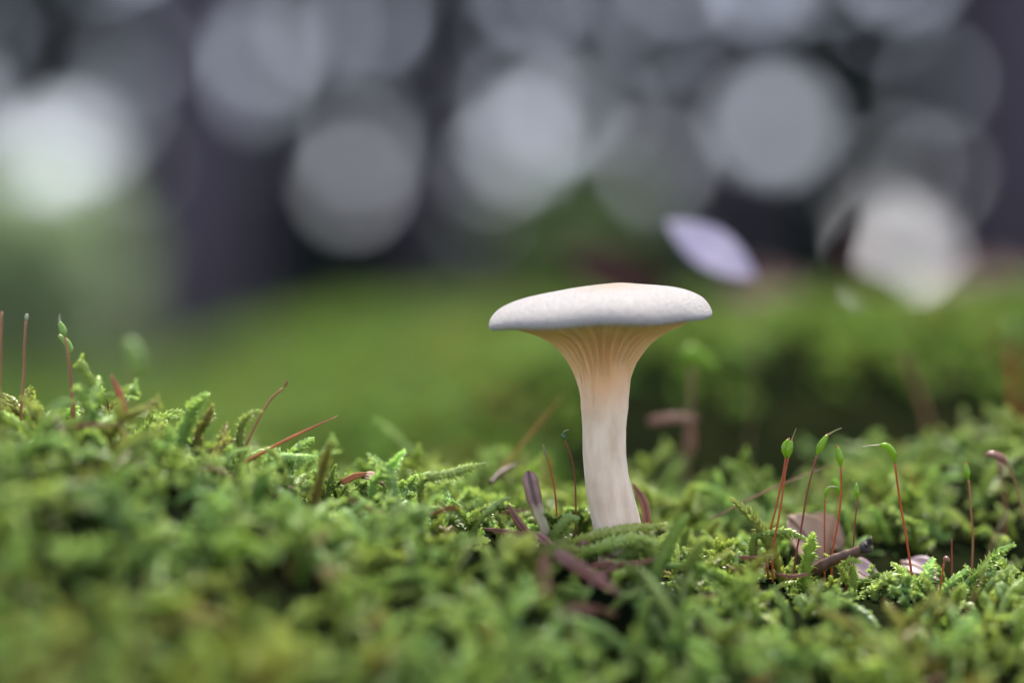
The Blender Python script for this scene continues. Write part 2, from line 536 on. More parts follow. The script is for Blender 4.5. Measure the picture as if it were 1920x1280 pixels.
def make_proto(i, r, leaf, width, spacing, branches, L, rise, bend, m):
    P = arch_path(r, L, rise, bend)
    sets = [shoot_leaves(P, leaf, width, spacing, r, a0=r.uniform(0.25, 0.5), curl=r.uniform(0.2, 0.7), secund=r.uniform(0, 0.35))]
    T, N, B = frames(P)
    for b in range(branches):
        k = int(2 + (len(P) - 4) * (b + r.uniform(0.2, 0.8)) / branches)
        sgn = 1 if b % 2 else -1
        d = T[k] * r.uniform(0.5, 0.9) + (N[k] * r.normal(0, 0.35) + np.cross(T[k], np.array([0, 0, 1.0])) * sgn) * 0.8 + np.array([0, 0, 0.25])
        d /= np.linalg.norm(d)
        bl = L * r.uniform(0.22, 0.42) * (1 - 0.4 * k / len(P))
        Q = np.array([P[k] + d * bl * u + np.array([0, 0, -0.35]) * bl * u * u * r.uniform(-0.5, 1) for u in np.linspace(0, 1, 7)])
        sets.append(shoot_leaves(Q, leaf * 0.8, width * 0.8, spacing * 0.85, r, a0=r.uniform(0.32, 0.55), curl=0.5, secund=0.2))
    V, F, A, o = [], [], [], 0
    for v, f, a in sets:
        V.append(v); A.append(a); F += [tuple(x + o for x in q) for q in f]; o += len(v)
    sv, sf = tube(P, np.linspace(leaf * 0.16, leaf * 0.06, len(P)), 5)
    V.append(sv); F += [tuple(x + o for x in q) for q in sf]; A.append(np.full(len(sv), 0.1))
    me = mesh('moss_proto', np.vstack(V), F, np.concatenate(A))
    me.materials.append(m)
    me.polygons.foreach_set("use_smooth", [True] * len(me.polygons))
    return bpy.data.objects.new("moss_proto_%02d" % i, me)


protos = bpy.data.collections.new("moss_prototypes")
NPROTO = 18
rp = np.random.default_rng(3)
for i in range(NPROTO):
    br = 0 if i % 2 == 0 else int(rp.integers(3, 8))
    protos.objects.link(make_proto(i, rp, rp.uniform(0.0008, 0.00115), rp.uniform(0.0006, 0.00085), rp.uniform(0.000075, 0.00011), br,
                                   rp.uniform(0.0075, 0.0140), rp.uniform(0.7, 1.5), rp.uniform(0.6, 2.6), M['moss']))
protos_far = bpy.data.collections.new("moss_prototypes_far")
for i in range(6):
    protos_far.objects.link(make_proto(50 + i, rp, 0.0022, 0.0014, 0.0004, 4, rp.uniform(0.009, 0.013), rp.uniform(0.8, 1.5), rp.uniform(0.4, 2.0), M['moss_far']))


def carpet(name, pts, rot, scl, idx, coll, label):
    me = bpy.data.meshes.new(name)
    me.vertices.add(len(pts))
    me.vertices.foreach_set("co", pts.astype(np.float32).ravel())
    a = me.attributes.new("rot", 'FLOAT_VECTOR', 'POINT'); a.data.foreach_set("vector", rot.astype(np.float32).ravel())
    a = me.attributes.new("scl", 'FLOAT', 'POINT'); a.data.foreach_set("value", scl.astype(np.float32))
    a = me.attributes.new("pick", 'INT', 'POINT'); a.data.foreach_set("value", idx.astype(np.int32))
    o = bpy.data.objects.new(name, me)
    COL.objects.link(o)
    ng = bpy.data.node_groups.new(name + "_scatter", 'GeometryNodeTree')
    ng.interface.new_socket("Geometry", in_out='INPUT', socket_type='NodeSocketGeometry')
    ng.interface.new_socket("Geometry", in_out='OUTPUT', socket_type='NodeSocketGeometry')
    n = ng.nodes; l = ng.links
    gi, go = n.new('NodeGroupInput'), n.new('NodeGroupOutput')
    iop = n.new('GeometryNodeInstanceOnPoints')
    ci = n.new('GeometryNodeCollectionInfo')
    ci.inputs['Collection'].default_value = coll
    ci.inputs['Separate Children'].default_value = True
    ci.inputs['Reset Children'].default_value = True
    def named(k, t):
        q = n.new('GeometryNodeInputNamedAttribute'); q.data_type = t
        q.inputs[0].default_value = k
        return q.outputs['Attribute']
    l.new(gi.outputs[0], iop.inputs['Points'])
    l.new(ci.outputs[0], iop.inputs['Instance'])
    iop.inputs['Pick Instance'].default_value = True
    l.new(named('pick', 'INT'), iop.inputs['Instance Index'])
    e2r = n.new('FunctionNodeEulerToRotation')
    l.new(named('rot', 'FLOAT_VECTOR'), e2r.inputs[0])
    l.new(e2r.outputs[0], iop.inputs['Rotation'])
    l.new(named('scl', 'FLOAT'), iop.inputs['Scale'])
    l.new(iop.outputs[0], go.inputs[0])
    md = o.modifiers.new("scatter", 'NODES')
    md.node_group = ng
    tag(o, label, 'moss', kind='stuff')
    return o


def scatter(x0, x1, y0, y1, step, seed):
    r = np.random.default_rng(seed)
    xs = np.arange(x0, x1, step); ys = np.arange(y0, y1, step)
    X, Y = np.meshgrid(xs, ys)
    X = X.ravel() + r.uniform(-0.6, 0.6, X.size) * step
    Y = Y.ravel() + r.uniform(-0.6, 0.6, Y.size) * step
    return X, Y, r


FOOT = W(1165, 1010, 0.0)
BARE = [  # x, y, rx, ry, strength : thin spots in the moss, where needles and soil show
    (W(1060, 1030)[0], -0.006, 0.0085, 0.007, 0.85),
    (FOOT[0], 0.0022, 0.0058, 0.0052, 1.0),
    (W(1120, 1060)[0], -0.012, 0.006, 0.005, 0.6),
    (W(1640, 1060)[0], 0.012, 0.016, 0.007, 0.8),
    (W(1860, 1080)[0], 0.012, 0.012, 0.008, 0.8),
    (W(1003, 1000)[0], -0.010, 0.0085, 0.011, 0.97),
    (W(1105, 1080)[0], -0.020, 0.007, 0.008, 0.55),
    (W(1580, 1050)[0], -0.009, 0.0065, 0.009, 0.95),
    (W(1000, 900)[0], 0.012, 0.006, 0.005, 0.5),
]


def thin(X, Y):
    s = np.ones_like(X)
    for bx, by, rx, ry, k in BARE:
        q = ((X - bx) / rx) ** 2 + ((Y - by) / ry) ** 2
        s = np.minimum(s, 1 - k * np.clip(1.5 - q, 0, 1))
    return s


X, Y, r = scatter(-0.15, 0.15, -0.125, 0.080, 0.0026, 21)
k = (np.abs(X) < 0.085 * (D0 + Y) / D0 + 0.05)
X, Y = X[k], Y[k]
dens = thin(X, Y)
clump = 0.5 + 0.5 * vnoise(X * 260, Y * 260, 9)
keep = r.uniform(0, 1, X.size) < dens * (0.55 + 0.6 * clump)
X, Y, clump, dens = X[keep], Y[keep], clump[keep], dens[keep]
Z = height(X, Y) - SINK - 0.0028
n_ = X.size
rot = np.stack([r.normal(0, 0.34, n_), r.normal(-0.05, 0.34, n_), r.uniform(0, 6.283, n_)], 1)
scl = 1.14 * r.uniform(0.6, 1.15, n_) * (0.85 + 0.3 * clump) * (0.6 + 0.4 * dens)
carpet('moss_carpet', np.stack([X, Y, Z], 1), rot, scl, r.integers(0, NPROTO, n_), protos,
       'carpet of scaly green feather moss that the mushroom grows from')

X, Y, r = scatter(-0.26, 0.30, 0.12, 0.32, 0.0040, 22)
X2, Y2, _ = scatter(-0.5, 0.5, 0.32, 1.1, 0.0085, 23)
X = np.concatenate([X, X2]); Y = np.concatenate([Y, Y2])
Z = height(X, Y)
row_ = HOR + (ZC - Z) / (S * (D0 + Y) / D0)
keep = row_ + r.normal(0, 45, X.size) < np.where(960 + X / (S * (D0 + Y) / D0) > 1080, 680, 880)   # moss left off the hummock foot so blackened soil stands in for shade
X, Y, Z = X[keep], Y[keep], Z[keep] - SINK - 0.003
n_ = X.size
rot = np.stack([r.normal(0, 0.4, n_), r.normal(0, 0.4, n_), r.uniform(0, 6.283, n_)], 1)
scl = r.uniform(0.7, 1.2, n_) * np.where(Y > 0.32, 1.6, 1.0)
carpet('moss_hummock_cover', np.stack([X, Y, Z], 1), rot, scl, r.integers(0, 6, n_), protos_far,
       'soft green moss covering the blurred hummocks behind the mushroom')


HERO = [  # picture points, depth, leaf size, label
    ([(1075, 1022), (1120, 1002), (1165, 993), (1205, 988), (1245, 982)], -0.0050, 1.15, 'long pale moss shoot lying across the foot of the mushroom stem'),
    ([(452, 850), (450, 820), (455, 790), (470, 774), (488, 770)], -0.005, 0.9, 'upright scaly moss shoot with hooked tip beside a leaning red seta'),
    ([(700, 905), (722, 885), (738, 866), (756, 846)], -0.005, 1.0, 'slanting moss shoot with coiled leaf tips between two low branches'),
    ([(790, 905), (812, 893), (845, 887), (880, 876), (912, 868)], -0.004, 0.95, 'slender hairy moss shoot reaching out flat over the carpet'),
    ([(500, 866), (530, 858), (560, 858), (592, 855)], -0.005, 1.0, 'low moss shoot lying flat beside the orange needle'),
    ([(545, 855), (560, 838), (575, 826), (586, 822)], -0.003, 1.0, 'short knobbly moss shoot rising over the flat-lying one'),
    ([(1412, 1012), (1438, 1000), (1468, 996), (1496, 1003), (1512, 1010)], 0.0, 0.9, 'arching moss shoot with glossy bead-like leaves by the paired setae'),
    ([(1512, 1062), (1516, 1040), (1520, 1018), (1524, 1000)], -0.002, 1.25, 'upright flat green moss shoot beside the dark twig'),
    ([(1720, 1095), (1704, 1080), (1686, 1064), (1674, 1056)], 0.0, 1.0, 'small moss shoot bent over near the bare orange seta'),
    ([(1735, 1110), (1738, 1085), (1742, 1062), (1748, 1048)], -0.001, 1.2, 'feathery bright green moss shoot standing upright by the brown hook'),
    ([(1760, 1120), (1785, 1090), (1808, 1070), (1812, 1062)], -0.001, 1.0, 'leaning feathery moss shoot beside the dark upright seta'),
    ([(1150, 1075), (1165, 1048), (1185, 1036), (1205, 1042), (1208, 1058)], -0.006, 1.15, 'dark wet moss shoot curled up in front of the stem foot'),
    ([(1205, 1062), (1222, 1035), (1238, 1012), (1252, 1000)], -0.006, 1.05, 'glossy moss shoot climbing beside the stem foot'),
    ([(800, 870), (765, 845), (735, 815), (705, 786)], 0.032, 1.25, 'yellowish blurred moss shoot rising clear behind the carpet'),
    ([(340, 815), (352, 785), (366, 755), (386, 738)], -0.008, 1.3, 'stout arching moss shoot on the crest of the cushion'),
    ([(372, 810), (384, 790), (394, 772), (398, 758)], -0.006, 1.0, 'thin pale moss shoot in front of the stout arching one'),
    ([(298, 815), (300, 800), (306, 788), (308, 780)], 0.0, 1.0, 'stubby beaded moss shoot standing upright on the crest'),
    ([(120, 800), (128, 782), (136, 770), (144, 764)], 0.0, 1.1, 'pale moss shoot at the foot of the twin green capsules'),
    ([(1600, 1070), (1590, 1062), (1586, 1052), (1602, 1048), (1612, 1052)], -0.003, 0.9, 'little moss shoot hooked over the near side of the dark twig'),
    ([(1640, 1110), (1652, 1090), (1668, 1080), (1684, 1090)], -0.002, 1.1, 'rounded arching moss shoot over the mauve leaf'),
    ([(1230, 1075), (1250, 1030), (1268, 990), (1288, 965)], -0.014, 1.3, 'tall dark green moss shoot leaning away from the stem'),
    ([(1290, 1075), (1302, 1040), (1318, 1010), (1330, 1010)], -0.012, 1.2, 'broad moss shoot with a bowed tip past the tall dark one'),
    ([(1105, 1095), (1118, 1072), (1140, 1058), (1168, 1060)], -0.0085, 1.2, 'moss shoot bowed over the sunken foot of the stem'),
    ([(1195, 1105), (1188, 1080), (1172, 1062), (1150, 1052)], -0.0100, 1.25, 'pale moss shoot leaning in front of the stem foot from the tall dark one'),
    ([(1140, 1120), (1150, 1096), (1158, 1078), (1178, 1068)], -0.0120, 1.2, 'short moss shoot filling the hollow before the stem foot'),
    ([(1085, 1110), (1078, 1088), (1088, 1070), (1106, 1066)], -0.0120, 1.15, 'curved moss shoot beside the sloping pinkish needle'),
    ([(1088, 1046), (1122, 1026), (1160, 1014), (1196, 1008), (1226, 1014)], -0.0070, 1.35, 'plump moss shoot hiding the stem foot just below the long pale one'),
    ([(1216, 1040), (1200, 1024), (1178, 1018), (1150, 1024)], -0.0080, 1.2, 'moss shoot crossing the plump one before the stem foot'),
    ([(1000, 1060), (1030, 1040), (1060, 1030), (1090, 1030)], -0.013, 1.25, 'blurred moss branch lying over the pink needle'),
    ([(1040, 1010), (1052, 985), (1066, 972), (1082, 970)], -0.003, 1.2, 'moss tuft at the foot of the curved red seta'),
]
rh = np.random.default_rng(77)
for pts, y, sz, label in HERO:
    dy = rh.normal(0, 0.0015)
    P = np.array([W(px, row, y + dy * i / len(pts)) for i, (px, row) in enumerate(pts)])
    root = P[0] - np.array([0, 0, 0.004])
    P = smooth_path(np.vstack([root, P]), 26)
    o = empty('moss_shoot', root)
    v, f, a = shoot_leaves(P - root, 0.00120 * sz, 0.00095 * sz, 0.00009, rh, a0=0.40, curl=0.7, secund=0.25)
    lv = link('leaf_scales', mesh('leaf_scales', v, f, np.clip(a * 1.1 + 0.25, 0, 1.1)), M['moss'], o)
    lv["kind"] = 'stuff'
    v, f = tube(P - root, np.linspace(0.0002, 0.00007, len(P)) * sz, 6)
    link('stem', mesh('stem', v, f), M['moss_stem'], o)
    tag(o, label, 'moss', 'moss shoots that stand out from the carpet')

# ------------------------------------------------------------------ mushroom
mush = empty('mushroom', FOOT)
tag(mush, 'pale funnel-shaped mushroom with a velvety white cap and running gills', 'mushroom')
F0 = np.array(FOOT)
CAPC = W(1123, 590)
TILT = 0.048          # rises to the right
LEAN = 0.034          # cap leans a little to the camera


def cap_place(x, y, z):
    """local (x,y,z) about the cap centre -> world"""
    z2 = z + TILT * x + LEAN * y
    return np.array([CAPC[0] + x, CAPC[1] + y, CAPC[2] + z2])


prof = [(0, 60), (25, 59.3), (50, 57.5), (80, 53.5), (110, 49), (140, 43), (163, 36), (180, 28), (191, 21), (199, 12.5), (205, 3), (208, -6), (206.5, -11), (202, -13.5), (194, -13), (186, -10), (178, -7)]
prof = smooth_path(np.array([(a, b, 0) for a, b in prof], float), 46)[:, :2]
SEG = 128
rc = np.random.default_rng(5)
V, F = [], []
V.append(cap_place(0, 0, (prof[0][1] * 0.93 + 0.75) * S))
for i in range(1, len(prof)):
    for k_ in range(SEG):
        a = 2 * math.pi * k_ / SEG
        rr, zz = prof[i]
        u = rr / 208
        wav = 1 + 0.012 * u * math.sin(2 * a + 0.6) + 0.010 * u * math.sin(5 * a + 2) + 0.006 * u * math.sin(9 * a + 1)
        zz = zz + u * u * (2.5 * math.sin(3 * a + 0.4) + 1.6 * math.sin(7 * a)) + 2.2 * math.exp(-((rr * math.cos(a) - 40) ** 2 + (rr * math.sin(a)) ** 2) / 1500)
        zz = zz * 0.93 if zz > 0 else zz
        zz = zz * (1 + 0.13 * u * math.cos(a)) if zz > 0 else zz
        V.append(cap_place(rr * S * wav * math.cos(a), rr * S * wav * math.sin(a), zz * S))
V = np.array(V)
for k_ in range(SEG):
    F.append((0, 1 + k_, 1 + (k_ + 1) % SEG))
for i in range(len(prof) - 2):
    b = 1 + i * SEG
    for k_ in range(SEG):
        F.append((b + k_, b + SEG + k_, b + SEG + (k_ + 1) % SEG, b + (k_ + 1) % SEG))


def cap_mat():
    m, nt, p = new_mat('cap_skin')
    tc = node(nt, 'ShaderNodeTexCoord').outputs['Object']
    sub = node(nt, 'ShaderNodeVectorMath', operation='DISTANCE')
    c0 = CAPC - F0 + np.array([0.0016, -0.002, 60 * S])
    sub.inputs[1].default_value = tuple(c0)
    nt.links.new(tc, sub.inputs[0])
    mott = noise(nt, 420, 4, tc)
    add = node(nt, 'ShaderNodeMath', operation='MULTIPLY_ADD')
    nt.links.new(mott, add.inputs[0]); add.inputs[1].default_value = 0.009
    nt.links.new(sub.outputs['Value'], add.inputs[2])
    f = ramp(nt, add.outputs[0], 0.004, 0.0120)
    col = mixrgb(nt, f, (0.56, 0.41, 0.26), (0.60, 0.57, 0.54))
    pink = ramp(nt, noise(nt, 900, 4, tc), 0.45, 0.75, 0, 0.4)
    col = mixrgb(nt, pink, col, (0.48, 0.41, 0.38))
    vo = node(nt, 'ShaderNodeTexVoronoi'); vo.inputs['Scale'].default_value = 330
    nt.links.new(tc, vo.inputs['Vector'])
    sx = node(nt, 'ShaderNodeSeparateColor'); nt.links.new(vo.outputs['Color'], sx.inputs[0])
    rare = ramp(nt, sx.outputs[0], 0.90, 0.91)
    spot = ramp(nt, vo.outputs['Distance'], 0.05, 0.09, 1.0, 0.0)
    mu = node(nt, 'ShaderNodeMath', operation='MULTIPLY'); nt.links.new(rare, mu.inputs[0]); nt.links.new(spot, mu.inputs[1])
    col = mixrgb(nt, mu.outputs[0], col, (0.10, 0.06, 0.035))
    nt.links.new(col, p.inputs['Base Color'])
    p.inputs['Roughness'].default_value = 0.75
    p.inputs['Specular IOR Level'].default_value = 0.25
    p.inputs['Subsurface Weight'].default_value = 0.25
    p.inputs['Subsurface Radius'].default_value = (0.0012, 0.0008, 0.0006)
    p.inputs['Subsurface Scale'].default_value = 1.0
    p.inputs['Sheen Weight'].default_value = 0.25
    p.inputs['Sheen Roughness'].default_value = 0.5
    a = noise(nt, 3600, 3, tc)
    b = noise(nt, 1800, 3, tc)
    ad = node(nt, 'ShaderNodeMath', operation='ADD')
    nt.links.new(a, ad.inputs[0]); nt.links.new(b, ad.inputs[1])
    bump(nt, p, ad.outputs[0], 1.0, 0.0034)
    return m


cap = link('cap', mesh('cap', V - F0, F), cap_mat(), mush)
cap['label'] = 'velvety white cap with a tan centre and rolled rim'


def stem_mat():
    m, nt, p = new_mat('mushroom_stem')
    tc = node(nt, 'ShaderNodeTexCoord').outputs['Object']
    mp = node(nt, 'ShaderNodeMapping'); mp.inputs['Scale'].default_value = (1, 1, 0.35)
    nt.links.new(tc, mp.inputs[0])
    st = ramp(nt, noise(nt, 420, 4, mp.outputs[0]), 0.38, 0.68)
    col = mixrgb(nt, st, (0.82, 0.67, 0.51), (0.64, 0.475, 0.34))
    sep = node(nt, 'ShaderNodeSeparateXYZ'); nt.links.new(tc, sep.inputs[0])
    jag = noise(nt, 260, 4, mp.outputs[0])
    ad = node(nt, 'ShaderNodeMath', operation='MULTIPLY_ADD')
    nt.links.new(jag, ad.inputs[0]); ad.inputs[1].default_value = 0.008; nt.links.new(sep.outputs[2], ad.inputs[2])
    up = ramp(nt, ad.outputs[0], 0.0195, 0.0265)
    col = mixrgb(nt, up, col, (0.80, 0.46, 0.24))
    nt.links.new(col, p.inputs['Base Color'])
    p.inputs['Roughness'].default_value = 0.6
    p.inputs['Subsurface Weight'].default_value = 0.3
    p.inputs['Subsurface Radius'].default_value = (0.0014, 0.0008, 0.0005)
    p.inputs['Subsurface Scale'].default_value = 1.0
    p.inputs['Sheen Weight'].default_value = 0.15
    bump(nt, p, noise(nt, 1400, 3, mp.outputs[0]), 0.35, 0.0003)
    return m


ROWS = np.array([590, 600, 608, 614, 622, 632, 645, 660, 680, 700, 725, 750, 775, 800, 850, 890, 930, 970, 1000, 1035, 1140], float)
RAD = np.array([184, 178, 168, 152, 129, 109, 92, 80, 68, 60, 53, 46.5, 43, 41, 41, 42, 45, 46.5, 47, 46, 42], float)
CX = np.array([1124, 1125, 1127, 1128, 1129, 1130, 1130, 1130, 1130, 1131, 1132, 1133, 1133, 1133, 1134, 1138, 1145, 1154, 1160, 1166, 1170], float)
RAD = RAD + 0.0


def stem_point(row, a, grow=0.0):
    """point on the stem/funnel outline; cap tilt fades out down the stem"""
    r_ = np.interp(row, ROWS, RAD) + grow
    cx = np.interp(row, ROWS, CX)
    c = W(cx, row)
    f = np.clip((700 - row) / 110, 0, 1)
    x, y = r_ * S * math.cos(a), r_ * S * math.sin(a)
    return np.array([c[0] + x, c[1] + y, c[2] + f * (TILT * x + LEAN * y)])


rows = np.concatenate([np.arange(590, 660, 5), np.arange(660, 780, 8), np.arange(780, 1141, 12)])
V, F = [], []
for row in rows:
    ins = -13.0 * np.clip((765 - row) / 90, 0, 1) - 5.0 * np.clip((640 - row) / 50, 0, 1)
    for k_ in range(96):
        a = 2 * math.pi * k_ / 96
        w_ = 0.9 * math.sin(2 * a + row * 0.012) + 0.7 * math.sin(5 * a + row * 0.02) + 0.5 * math.sin(11 * a - row * 0.015)
        V.append(stem_point(row, a, ins + w_))
V = np.array(V)
for i in range(len(rows) - 1):
    for k_ in range(96):
        F.append((i * 96 + k_, (i + 1) * 96 + k_, (i + 1) * 96 + (k_ + 1) % 96, i * 96 + (k_ + 1) % 96))
F.append(tuple(range(96)))
STEM_MAT = stem_mat()
stem = link('stem', mesh('stem', V - F0, F), STEM_MAT, mush)
stem['label'] = 'pale cream stem widening upward into the funnel'

NG = 36
for gi_ in range(NG * 2):
    full = gi_ % 2 == 0
    a0 = 2 * math.pi * gi_ / (NG * 2) + rc.normal(0, 0.006)
    r0 = rc.uniform(591, 594)
    r1 = rc.uniform(690, 765) if full else rc.uniform(606, 648)
    nn_ = 15 if full else 8
    ph, am = rc.uniform(0, 6), rc.uniform(0.003, 0.012)
    V, F = [], []
    for i in range(nn_):
        u = i / (nn_ - 1)
        row = r0 + (r1 - r0) * u ** 1.25
        a = a0 + am * math.sin(u * 5 + ph) * u
        depth = (4.0 if full else 3.0) * (1 - u ** 1.6) * (0.4 + 0.6 * min(1, u * 5)) + 0.2
        rad = np.interp(row, ROWS, RAD)
        half = min(0.22 * 2 * math.pi * rad / (NG * 2), 2.0) * (1 - 0.45 * u)
        flush = -13.0 * np.clip((765 - row) / 90, 0, 1) - 1.5
        out = (depth - 2.5) * (1 - u ** 3) + flush * u ** 3
        t_in, t_out = stem_point(row, a, -18), stem_point(row, a, out)
        tang = np.array([-math.sin(a), math.cos(a), 0]) * half * S
        V += [t_in - tang * 1.25, t_out - tang * 0.55, t_out + tang * 0.55, t_in + tang * 1.25]
    for i in range(nn_ - 1):
        for q in range(3):
            F.append((i * 4 + q, i * 4 + q + 1, (i + 1) * 4 + q + 1, (i + 1) * 4 + q))
    e = (nn_ - 1) * 4
    F += [(0, 3, 2, 1), (e, e + 1, e + 2, e + 3)]
    link('gill', mesh('gill', np.array(V) - F0, F), STEM_MAT, cap)

# ------------------------------------------------------------------ moss sporophytes
def sporophyte(stalk, cap_pts, y, label, mats=('seta_orange', 'capsule_green', 'lid_amber', 'beak_pale'), r0=3.0, rcap=8.0, beak=None, group='moss sporophytes', y_top=None, lid=True):
    """stalk: picture points from the foot up; cap_pts: picture points along the capsule; beak: end point"""
    yt = y if y_top is None else y_top
    nst = len(stalk)
    P = np.array([W(px, row, y + (yt - y) * i / max(1, nst - 1)) for i, (px, row) in enumerate(stalk)])
    foot = P[0].copy()
    P = np.vstack([foot - np.array([0, 0, 0.005]), P])
    foot = P[0]
    o = empty('moss_sporophyte', foot)
    Q = smooth_path(P, 22)
    v, f = tube(Q - foot, np.linspace(r0 * 1.05, r0 * 0.85, len(Q)) * 0.5 * S * 1.4, 8)
    link('stalk', mesh('stalk', v, f), M[mats[0]], o)
    if cap_pts:
        C = np.array([W(px, row, yt) for px, row in cap_pts])
        C = smooth_path(np.vstack([Q[-1], C]) if np.linalg.norm(C[0] - Q[-1]) > 1e-6 else C, 16)
        u = np.linspace(0, 1, 16)
        rad = 0.86 * rcap * S * np.clip(np.sin(np.pi * (0.10 + 0.80 * u)) ** 0.55, 0.1, 1) * (0.45 + 0.55 * np.minimum(1, u * 3)) * (1 - 0.22 * u)
        v, f = tube(C - foot, rad, 12)
        cp = link('capsule', mesh('capsule', v, f), M[mats[1]], o)
        d = C[-1] - C[-3]; d /= np.linalg.norm(d)
        if lid:
            Lp = np.array([C[-1] - d * rcap * S * 0.45 + d * rcap * S * q for q in np.linspace(0, 0.95, 7)])
            v, f = tube(Lp - foot, rad[-1] * np.array([1.04, 1.05, 0.98, 0.85, 0.66, 0.42, 0.15]), 12)
            link('lid', mesh('lid', v, f), M[mats[2]], cp)
        if beak:
            bq = smooth_path([C[-1], (C[-1] + W(*beak, yt)) / 2 + d * 2 * S, W(*beak, yt)], 9)
            v, f = tube(bq - foot, np.linspace(rad[-1] * 0.6, 0.6 * S, 9), 8)
            link('beak', mesh('beak', v, f), M[mats[3]], cp)
    tag(o, label, 'moss sporophyte', group)
    return o


G1 = ('seta_orange', 'capsule_green', 'lid_amber', 'beak_pale')
sporophyte([(1440, 1018), (1455, 950), (1468, 890), (1473, 858)], [(1471, 838), (1478, 824)], 0.0, 'green capsule without a beak, half of the crossing pair', G1)
sporophyte([(1449, 1032), (1462, 960), (1472, 890), (1478, 858)], [(1481, 840), (1484, 826)], -0.0015, 'beaked green capsule, half of the crossing pair', ('seta_orange', 'capsule_green', 'capsule_brown', 'beak_green'), beak=(1493, 803))
sporophyte([(1490, 1058), (1503, 985), (1515, 915), (1532, 852)], [(1540, 834), (1551, 816)], 0.0, 'tall leaning seta whose capsule points up to a pale beak', ('seta_red', 'capsule_green', 'lid_amber', 'beak_green'), rcap=9, beak=(1578, 802))
sporophyte([(1560, 1042), (1570, 985), (1577, 930), (1577, 874)], [(1574, 856), (1570, 838)], 0.001, 'upright seta with a blunt green capsule and dark amber lid', G1, rcap=8.5)
sporophyte([(1546, 1050), (1546, 1000), (1546, 960), (1547, 934)], [(1550, 920), (1556, 912)], 0.002, 'short seta with a small nodding capsule on a hooked pale hood', ('seta_orange', 'capsule_green', 'beak_pale', 'beak_pale'), r0=2.4, rcap=5, beak=(1572, 914), lid=False)
sporophyte([(1585, 1105), (1598, 1050), (1602, 990), (1608, 935)], [(1606, 920), (1606, 908)], 0.001, 'wavy red seta passing behind the dark twig, small pale-lidded capsule', ('seta_red', 'capsule_green', 'beak_pale', 'beak_pale'), r0=2.6, rcap=6.5)
sporophyte([(1556, 1040), (1560, 1000), (1568, 960), (1574, 928)], [(1570, 910), (1562, 898)], 0.012, 'blurred bent capsule behind the hooked pale hood', ('seta_brown', 'capsule_green', 'beak_pale', 'beak_pale'), r0=2.6, rcap=9, lid=False)
sporophyte([(1710, 1085), (1698, 1000), (1686, 930), (1678, 868)], [(1675, 850), (1663, 836), (1650, 834)], 0.0, 'tall bare orange seta with a drooping green capsule and long white beak', ('seta_orange', 'capsule_green', 'beak_pale', 'beak_pale'), r0=3.4, rcap=8.5, beak=(1616, 837), lid=False)
sporophyte([(1822, 1082), (1824, 1010), (1820, 950), (1816, 898)], [(1813, 884), (1811, 870)], 0.004, 'brown seta with an upright green capsule and dark round lid', ('seta_brown', 'capsule_green', 'lid_amber', 'beak_pale'), rcap=8)
sporophyte([(1935, 1020), (1918, 960), (1905, 910), (1890, 874)], [(1880, 860), (1862, 852), (1848, 852)], 0.010, 'brown ripe capsule nodding on a blurred tawny seta', ('seta_brown', 'capsule_brown', 'capsule_brown', 'capsule_brown'), r0=3.2, rcap=10, lid=False)
sporophyte([(1885, 960), (1882, 920), (1878, 890)], [(1876, 875), (1870, 862)], 0.018, 'short blurred brown capsule behind the nodding one', ('seta_brown', 'capsule_brown', 'capsule_brown', 'capsule_brown'), r0=3, rcap=8, lid=False)
sporophyte([(1790, 1200), (1830, 1110), (1850, 1050), (1868, 1000)], [(1878, 982), (1890, 956)], -0.018, 'blurred slender olive seta slanting in front of the dark twigs', ('seta_brown', 'beak_green', 'beak_green', 'beak_green'), r0=2.2, rcap=4, lid=False)
sporophyte([(1783, 1105), (1785, 1060), (1784, 1010)], [], 0.0, 'short dark upright seta without a capsule', ('seta_red',) * 4, r0=3)
sporophyte([(1758, 1135), (1764, 1095), (1770, 1055)], [(1774, 1046), (1780, 1052)], -0.003, 'short red seta ending in a brown hook', ('seta_orange', 'capsule_brown') * 2, r0=3, rcap=6, lid=False)
sporophyte([(1418, 1030), (1419, 1005), (1419, 983)], [], 0.0, 'stub of a seta in front of the arching bead-leaved shoot', ('seta_red',) * 4, r0=3)
sporophyte([(1656, 1125), (1662, 1100), (1663, 1078)], [], -0.002, 'thin stub of a seta by the rounded arching shoot', ('seta_red',) * 4, r0=2.5)
sporophyte([(1885, 1150), (1878, 1115), (1868, 1082)], [], -0.003, 'thin bent seta stub beyond the short dark twig', ('seta_red',) * 4, r0=2.6)
sporophyte([(1080, 968), (1078, 900), (1072, 860), (1060, 826)], [(1057, 818), (1056, 810)], 0.0, 'wavy dark red seta with a small glossy dark green capsule next to the stem', ('seta_red', 'capsule_dark', 'capsule_dark', 'beak_pale'), r0=2.6, rcap=6, beak=(1067, 806), lid=False)
sporophyte([(1044, 970), (1040, 920), (1030, 870), (1026, 860)], [(1022, 848), (1018, 832)], 0.001, 'slim orange seta tapering to a green needle-like tip', ('seta_orange', 'beak_green', 'beak_green', 'beak_green'), r0=2.6, rcap=3, lid=False)
sporophyte([(40, 760), (45, 700), (46, 650), (49, 600)], [(50, 594), (51, 588)], -0.004, 'plain brown seta with a small pale tip on the cushion crest', ('seta_brown', 'beak_pale', 'beak_pale', 'beak_pale'), r0=4, rcap=5, lid=False)
sporophyte([(136, 800), (134, 740), (130, 690), (127, 666)], [(131, 655), (124, 640), (110, 628)], -0.003, 'lower green capsule of the twin pair', ('seta_brown', 'capsule_pale', 'capsule_pale', 'beak_pale'), r0=4, rcap=9, lid=False)
